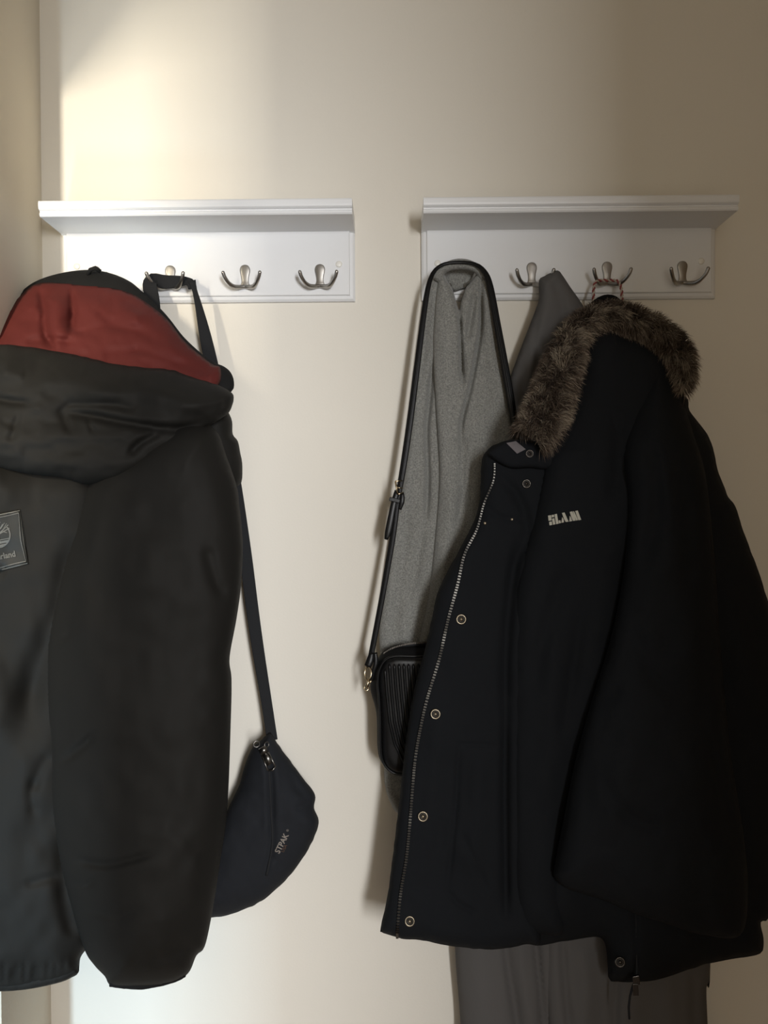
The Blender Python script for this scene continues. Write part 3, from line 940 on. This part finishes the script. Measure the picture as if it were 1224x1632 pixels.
MB().ribbon([Vector(v) for v in P(q[:, 0], q[:, 1], q[:, 2]).tolist()], Vector((1, 0, 0.2)), (q[:, 3] * 1.0e-3).tolist(), 0.002).build('ring_tab', M['leather'], hb)
MB().ring(p3(586.5, 1073, 0.097), (0.75, -1, 0.1), 0.0105, 0.0015, 22, 8, 0.62, (1, 0, 0)).build('ring', M['gold'], hb)
sn = MB().tube([p3(588, 1082, 0.098), p3(586, 1090, 0.0985), p3(583.5, 1095, 0.0985)], [0.0028, 0.0022, 0.003], 10)
sn.ring(p3(584, 1097, 0.0985), (0.3, -1, 0), 0.0038, 0.0012, 16, 6)
sn.tube([p3(588, 1089, 0.098), p3(594, 1083, 0.095)], 0.0015, 8)
sn.build('snap_clip', M['gold'], hb)

# ---------------------------------------------------------------- long grey coat behind the parka
gc = thing('long_coat', 'long dark grey cloth coat hanging behind the black parka', 'coat', p3(930, 1760, 0.05))
sheet('upper_body', [(859, 447), (868, 440), (877, 435), (889, 431), (896, 438), (910, 459), (928, 485), (960, 540), (1010, 640), (1040, 760), (900, 780), (830, 760), (818, 690), (813, 612), (815, 596), (837, 537), (852, 498), (859, 476)],
      lambda x, y: 0.047 + 0.004 * np.clip((np.asarray(y) - 430) / 60, 0, 1), 0.022, 0.022, 26, M['coat'], gc, 4,
      creases=[([(862, 470), (880, 440), (890, 434)], 6, 0.003), ([(880, 445), (895, 480), (900, 540)], 7, -0.005), ([(862, 450), (858, 500), (850, 560)], 6, -0.003), ([(855, 540), (858, 580), (850, 640)], 6, -0.004),
               ([(872, 490), (850, 560), (838, 640)], 10, 0.004)],
      wr=[(24, 40, 0.003, 17)])
sheet('lower_left', [(740, 900), (860, 900), (900, 1200), (905, 1500), (890, 1600), (876, 1700), (872, 1770), (738, 1775), (734, 1632), (725, 1509), (722, 1350)],
      0.045, 0.030, 0.030, 36, M['coat'], gc, 6,
      creases=[([(804, 1480), (810, 1540), (820, 1600), (832, 1680)], 6, -0.010), ([(852, 1470), (856, 1520), (862, 1580), (868, 1650)], 5, -0.012), ([(830, 1490), (835, 1560), (848, 1640)], 9, 0.006),
               ([(760, 1480), (768, 1560), (772, 1700)], 20, 0.006)],
      wr=[(30, 110, 0.004, 18)])
sheet('lower_right', [(860, 900), (1080, 880), (1130, 1200), (1132, 1540), (1126, 1575), (1128, 1640), (1132, 1770), (882, 1775), (874, 1690), (867, 1615), (858, 1520), (850, 1300)],
      0.050, 0.030, 0.030, 36, M['coat'], gc, 6,
      creases=[([(896, 1490), (900, 1560), (908, 1650)], 6, -0.010), ([(925, 1500), (935, 1570), (930, 1660)], 14, 0.007), ([(985, 1560), (980, 1620), (990, 1700)], 8, -0.008), ([(1060, 1560), (1070, 1640), (1065, 1720)], 18, 0.006),
               ([(1105, 1550), (1108, 1640)], 8, -0.006)],
      wr=[(34, 110, 0.005, 19)])

# ---------------------------------------------------------------- black parka with fur-trimmed hood
pk = thing('parka', 'black hooded parka with brown fur trim, open zip and snap buttons', 'jacket', p3(930, 1560, 0.15))
sheet('back_panel', [(840, 760), (960, 620), (1083, 628), (1099, 654), (1121, 683), (1132, 701), (1139, 726), (1146, 755), (1161, 792), (1174, 810), (1183, 842), (1197, 879), (1210, 915), (1228, 975), (1246, 1080), (1250, 1250), (1240, 1400),
                     (1226, 1462), (1213, 1470), (1217, 1495), (1216, 1515), (1212, 1520), (1190, 1525), (1127, 1536), (1080, 1552), (1043, 1562), (1012, 1565), (985, 1564), (970, 1557), (960, 1496), (900, 1500), (840, 1500), (800, 1400), (800, 1000)],
      lambda x, y: 0.115 + 0.0 * np.asarray(x), 0.060, 0.035, 70, M['parka'], pk, 6,
      creases=[([(1012, 1440), (1013, 1500), (1015, 1560)], 4, -0.006), ([(1150, 900), (1180, 1000), (1200, 1150)], 20, 0.008)],
      wr=[(50, 90, 0.008, 20), (20, 30, 0.002, 21)], edge=0.8)
fp_out = [(768, 735), (776, 718), (790, 708), (815, 702), (850, 712), (880, 730), (884, 800), (868, 900), (850, 1000), (845, 1200), (850, 1400), (862, 1498), (838, 1505), (790, 1513), (727, 1509), (669, 1498), (640, 1496), (618, 1489), (608, 1485), (607, 1478), (619, 1417), (634, 1296), (645, 1196), (659, 1104), (681, 1020), (696, 950), (714, 910), (740, 862), (756, 830), (764, 800), (766, 772)]
_, fp_depth = sheet('front_panel', fp_out, lambda x, y: 0.135 + 0.02 * np.clip((np.asarray(y) - 700) / 300, 0, 1), 0.026, 0.012, 26, M['parka'], pk, 4.5,
                    creases=[([(806, 1130), (805, 1250), (806, 1380), (807, 1460)], 7, -0.018), ([(826, 860), (812, 960), (806, 1060), (806, 1140)], 9, -0.016), ([(732, 1185), (727, 1280), (718, 1370), (712, 1420)], 3.5, -0.006),
                             ([(712, 1420), (730, 1440), (758, 1455)], 4, -0.005), ([(732, 1186), (770, 1188), (800, 1190)], 3, -0.004), ([(736, 1330), (760, 1380), (776, 1420)], 6, -0.004), ([(771, 803), (800, 825), (840, 828)], 4, -0.004),
                             ([(800, 760), (830, 800), (840, 850), (825, 900)], 8, -0.008), ([(765, 1200), (760, 1300), (745, 1400)], 18, 0.006), ([(700, 1100), (690, 1250), (670, 1400)], 16, 0.004)],
                    wr=[(40, 80, 0.004, 22), (18, 24, 0.0012, 23)], edge=0.6)
ch_out = [(872, 720), (897, 660), (914, 600), (918, 560), (935, 528), (962, 515), (1000, 530), (1045, 548), (1070, 570), (1078, 620), (1050, 760), (1010, 900), (980, 1060), (930, 1240), (905, 1380), (900, 1480), (870, 1490), (830, 1480), (814, 1400), (810, 1200), (808, 1060), (816, 960),
          (838, 860), (856, 790)]
_, ch_depth = sheet('chest_panel', ch_out, ramp(520, 0.090, 720, 0.150), 0.045, 0.03, 50, M['parka'], pk, 5,
                    creases=[([(905, 900), (870, 1000), (850, 1100)], 14, -0.007), ([(985, 640), (985, 720), (975, 800)], 12, -0.008), ([(890, 1000), (880, 1150), (860, 1300)], 20, 0.008), ([(930, 960), (915, 1060), (895, 1180)], 10, -0.006)],
                    wr=[(46, 90, 0.005, 24), (18, 24, 0.0015, 25)])
sv_out = [(1010, 640), (1030, 590), (1062, 575), (1085, 630), (1105, 690), (1125, 760), (1140, 900), (1150, 1050), (1165, 1200), (1185, 1330), (1192, 1420), (1180, 1490), (1120, 1490), (1060, 1472), (1017, 1458), (959, 1434), (906, 1417), (886, 1402),
          (883, 1385), (896, 1317), (917, 1212), (945, 1110), (975, 1010), (995, 900), (1000, 800), (992, 720)]
_, sv_depth = sheet('sleeve', sv_out, lambda x, y: 0.100 + 0.08 * np.clip((np.asarray(y) - 570) / 180, 0, 1) + 0.02 * np.clip((np.asarray(y) - 600) / 600, 0, 1), 0.060, 0.045, 70, M['parka'], pk, 5,
                    creases=[([(1040, 700), (1045, 800), (1030, 900)], 14, -0.010), ([(1060, 680), (1090, 800), (1095, 950)], 16, -0.008), ([(1130, 1180), (1160, 1290), (1180, 1360)], 8, -0.008), ([(1010, 1000), (1040, 1080), (1100, 1120)], 14, -0.007),
                             ([(960, 1240), (1000, 1300), (1060, 1320)], 12, -0.006), ([(1020, 1150), (990, 1250), (960, 1350)], 26, 0.008)],
                    wr=[(50, 70, 0.006, 26), (20, 24, 0.002, 27)])
_, hd_depth = sheet('hood', [(905, 545), (930, 505), (965, 488), (1000, 488), (1040, 505), (1075, 535), (1092, 580), (1092, 620), (1080, 660), (1030, 680), (960, 690), (905, 720), (880, 720), (890, 640)],
                    lambda x, y: 0.068 + 0.06 * np.clip((np.asarray(y) - 480) / 160, 0, 1), 0.020, 0.015, 40, M['parka_line'], pk, 5,
                    creases=[([(975, 560), (980, 620), (985, 680)], 10, -0.010), ([(1020, 570), (1030, 640)], 14, -0.008)], wr=[(30, 30, 0.004, 28)])
# stand-up collar with its satin tag
col, col_depth = sheet('collar', [(778, 722), (786, 714), (800, 706), (818, 700), (850, 703), (886, 712), (888, 740), (870, 748), (844, 746), (817, 747), (798, 740), (784, 730)],
                       0.168, 0.010, 0.008, 12, M['parka'], pk, 3.5)
poly_on('satin_tag', [[(807, 706), (822, 703), (838, 716), (824, 723)]], M['tag'], col, col_depth, 0.0035)


# open zip: tape and teeth down the edge of the front panel
zpath = [(788, 737), (786, 766), (771, 803), (760, 843), (740, 884), (729, 932), (714, 987), (700, 1049), (681, 1112), (670, 1160), (661, 1215), (654, 1300), (648, 1364), (638, 1427), (633, 1488)]
pts, zq = line_pts(zpath, 4.3, fp_depth, 0.0008)
MB().tube(pts, 0.0022, 6).build('zip_tape', M['web'], pk)
zt = MB()
for i in range(1, len(pts) - 1):
    t_ = (pts[i + 1] - pts[i - 1]).normalized()
    w_ = t_.cross(Vector((0, -1, 0))).normalized()
    zt.obox(pts[i] + Vector((0, -0.0022, 0)), t_ * 0.00105, w_ * float(np.interp(zq[i][1], [740, 820, 920], [0.0011, 0.0014, 0.0021])), Vector((0, 0.0012, 0)))
z_ = zt.build('zip_teeth', M['zipmetal'], pk, False)
z_['kind'] = 'stuff'
MB().obox(pts[-1] + Vector((0, -0.002, 0)), Vector((0.002, 0, 0)), Vector((0, 0.0015, 0)), Vector((0, 0, 0.006))).build('zip_stop', M['brass_dark'], pk, False)


def snap(x, y, dep, s, m, hollow=True):
    c_ = p3(x, y, float(dep(x, y)[0]) + 0.0004)
    nrm = (Vector((0, -DIST, ZC)) - c_).normalized()
    nrm = (nrm + Vector((0, -1.5, 0))).normalized()
    mb = MB().lathe(c_, nrm, [(1.0 * s, 0), (1.0 * s, 0.0012), (0.93 * s, 0.0021), (0.8 * s, 0.0024), (0.68 * s, 0.0018), (0.6 * s, 0.0008), (0.4 * s, 0.0007), (0.34 * s, 0.0026), (0.3 * s, 0.0034), (0, 0.0037)], 24)
    sb = mb.build('snap_button', m, pk)
    MB().lathe(c_, nrm, [(0.70 * s, 0.0012), (0.66 * s, 0.0021), (0.38 * s, 0.0019), (0.34 * s, 0.0010)], 24).build('snap_recess', M['recess'], sb)


for x, y in ((735, 987), (694, 1138), (674, 1301), (653, 1468)):
    snap(x, y, fp_depth, 0.0080, M['brass'])
snap(844, 723, col_depth, 0.0062, M['brass_dark'])
snap(839, 771, fp_depth, 0.0070, M['brass_dark'])
bp_depth = lambda x, y: np.atleast_1d(0.150 + 0 * np.asarray(x, float))
snap(988, 1533, lambda x, y: np.atleast_1d(0.168), 0.0078, M['brass_dark'])
for x, y in ((816, 828), (773, 834)):
    c_ = p3(x, y, float(fp_depth(x, y)[0]))
    MB().lathe(c_, (0, -1, 0), [(0.0026, 0), (0.0024, 0.001), (0.0012, 0.0016), (0, 0.0017)], 12).build('rivet', M['brass'], pk)
# hem zip pull and its cord
zz = MB()
zz.obox(p3(1014, 1562, 0.172), Vector((0.005, 0, 0.001)), Vector((0, 0.002, 0)), Vector((-0.001, 0, 0.007)))
zz.obox(p3(1013, 1577, 0.174), Vector((0.0042, 0, 0)), Vector((0, 0.0012, 0)), Vector((-0.0005, 0, 0.009)))
bevel(zz.build('zip_pull', M['brass_dark'], pk, False), 0.0008)
MB().tube([p3(1009, 1570, 0.170), p3(1004, 1588, 0.168), p3(1002, 1605, 0.166), p3(1003, 1624, 0.165)], 0.0018, 6).build('drawcord', M['web'], pk)
pts, _ = line_pts([(1013, 1440), (1014, 1500), (1015, 1555)], 8, lambda x, y: 0.170 + 0 * np.asarray(x, float))
MB().tube(pts, 0.0012, 6).build('hem_zip', M['web'], pk)

# stencil lettering on the chest: strokes as slanted blocks
L0, LU, LV = np.array((875.0, 837.0)), np.array((51.0, -8.0)), np.array((-1.6, -15.5))


def sl(u, v):
    return tuple(L0 + LU * u + LV * v)


def blk(u0, v0, u1, v1, sk0=0.0, sk1=0.0):
    return [sl(u0, v0), sl(u1, v0), sl(u1 + sk1, v1), sl(u0 + sk1, v1)] if True else None


def sz(*q):
    return [sl((x - 455) / 315.0, (340 - 40 * (x - 455) / 315.0 - y) / 100.0) for x, y in q]


SL = [sz((455, 242), (485, 238), (485, 292), (455, 296)), sz((458, 308), (485, 302), (487, 338), (460, 343)), sz((490, 237), (514, 234), (514, 258), (490, 262)), sz((490, 274), (513, 270), (518, 333), (494, 337)),
      sz((519, 231), (543, 226), (550, 328), (525, 332)), sz((552, 296), (570, 293), (572, 322), (554, 326)),
      sz((590, 262), (602, 285), (603, 316), (577, 320)), sz((592, 220), (618, 215), (648, 310), (620, 314), (606, 280)),
      sz((664, 250), (676, 272), (684, 307), (656, 310)), sz((668, 212), (694, 206), (712, 252), (718, 302), (692, 305), (678, 262)), sz((700, 206), (712, 208), (740, 290), (738, 300), (722, 302)),
      sz((722, 204), (748, 199), (772, 296), (745, 301))]
poly_on('chest_lettering', SL, M['slam'], pk, ch_depth, 0.0012)

# hanging cord: two strands twisted together, over the hook
cp = spline([(946, 482, 0.052), (946, 465, 0.050), (948, 452, 0.047), (953, 447.5, 0.042), (967, 447, 0.036), (982, 447.5, 0.042), (988, 453, 0.047), (991, 466, 0.050), (991, 482, 0.052)], 1.2)
c3 = P(cp[:, 0], cp[:, 1], cp[:, 2])
tn = np.gradient(c3, axis=0)
cord = None
for k_, (nm, mm) in enumerate((('hanging_cord', M['cord_red']), ('cord_strand', M['cord_white']))):
    pts = []
    for i in range(len(c3)):
        t_ = Vector(tn[i]).normalized()
        a_ = (Vector((0, -1, 0)) - t_ * t_.dot(Vector((0, -1, 0)))).normalized()
        b_ = t_.cross(a_)
        an = i * 1.2 / 10.0 * 2 * math.pi + k_ * math.pi
        pts.append(Vector(c3[i]) + (a_ * math.cos(an) + b_ * math.sin(an)) * 0.0014)
    o_ = MB().tube(pts, 0.0015, 6).build(nm, mm, cord if cord else pk)
    cord = cord or o_
# dark neck binding that peeps out above the fur
q = spline([(945, 486, 0.06), (955, 478, 0.064), (968, 474, 0.066), (980, 477, 0.064), (990, 486, 0.06)], 4)
MB().tube([Vector(v) for v in P(q[:, 0], q[:, 1], q[:, 2]).tolist()], 0.005, 10).build('hood_binding', M['parka_line'], pk)

# fur trim: a soft roll along the hood's edge, covered in strands
fpath = spline([(846, 697, 0.190, 31), (862, 672, 0.190, 35), (883, 625, 0.178, 33), (896, 577, 0.155, 31), (912, 541, 0.130, 28), (944, 512, 0.112, 25), (982, 508, 0.108, 28), (1022, 520, 0.112, 29), (1056, 540, 0.122, 28),
                (1080, 566, 0.138, 24), (1091, 597, 0.155, 15), (1089, 622, 0.165, 7)], 6)
fc = P(fpath[:, 0], fpath[:, 1], fpath[:, 2])
fr_ = fpath[:, 3] * 0.90e-3
roll = MB().tube([Vector(v) for v in fc.tolist()], (fr_ * 0.78).tolist(), 16, flat=0.75).build('fur_trim', M['fur_base'], pk)
NS = 30000
tn = np.gradient(fc, axis=0)
tn /= np.linalg.norm(tn, axis=1)[:, None]
wgt = fr_ / fr_.sum()
ii = rng.choice(len(fc), NS, p=wgt)
cen = fc[ii] + tn[ii] * rng.uniform(-0.004, 0.004, NS)[:, None]
yv = np.array((0, -1.0, 0))
aN = yv - tn[ii] * (tn[ii] @ yv)[:, None]
aN /= np.linalg.norm(aN, axis=1)[:, None]
bN = np.cross(tn[ii], aN)
th = rng.uniform(-2.0, 2.0, NS)
nrm = aN * np.cos(th)[:, None] + bN * np.sin(th)[:, None]
root = cen + (aN * (np.cos(th) * 0.75)[:, None] + bN * np.sin(th)[:, None]) * (fr_[ii] * 0.72)[:, None]
# strands lean in clumps that swirl along the trim
u1 = vnoise(ii * 0.42, th * 2.6, 31)
u2 = vnoise(ii * 0.45, th * 2.8, 32)
u3 = vnoise(ii * 0.8, th * 6, 33)
lean = nrm * 0.75 + tn[ii] * (1.1 * u1 + 0.3)[:, None] + bN * (1.2 * u2)[:, None] + np.array((0, 0, -0.28))
lean += rng.normal(0, 0.26, (NS, 3))
lean /= np.linalg.norm(lean, axis=1)[:, None]
ln = rng.uniform(0.011, 0.024, NS) * (0.55 + 0.45 * np.clip(fr_[ii] / 0.025, 0, 1))
side = np.cross(lean, rng.normal(0, 1, (NS, 3)))
side /= np.linalg.norm(side, axis=1)[:, None]
wS = rng.uniform(0.00028, 0.00055, NS)[:, None]
midp = root + lean * (ln * 0.55)[:, None]
tip = root + (lean + np.array((0, 0, -0.30)) + tn[ii] * (0.3 * u3)[:, None]) * ln[:, None]
V = np.stack([root - side * wS, root + side * wS, midp - side * wS * 0.9, midp + side * wS * 0.9, tip], 1).reshape(-1, 3)
k5 = np.arange(NS)[:, None] * 5
T = np.vstack([k5 + np.array([[0, 1, 3]]), k5 + np.array([[0, 3, 2]]), k5 + np.array([[2, 3, 4]])])
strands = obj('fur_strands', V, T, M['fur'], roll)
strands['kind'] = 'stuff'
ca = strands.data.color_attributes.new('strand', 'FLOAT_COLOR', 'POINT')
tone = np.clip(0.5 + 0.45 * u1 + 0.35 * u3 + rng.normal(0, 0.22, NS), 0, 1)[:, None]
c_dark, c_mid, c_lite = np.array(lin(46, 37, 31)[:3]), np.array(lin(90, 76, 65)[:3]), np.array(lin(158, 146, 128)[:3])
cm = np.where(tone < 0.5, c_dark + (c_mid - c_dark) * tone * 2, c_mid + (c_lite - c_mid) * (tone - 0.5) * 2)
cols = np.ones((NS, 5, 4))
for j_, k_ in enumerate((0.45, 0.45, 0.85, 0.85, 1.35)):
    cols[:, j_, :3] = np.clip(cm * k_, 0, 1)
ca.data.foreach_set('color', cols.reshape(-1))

# ---------------------------------------------------------------- tidy
bpy.context.view_layer.update()
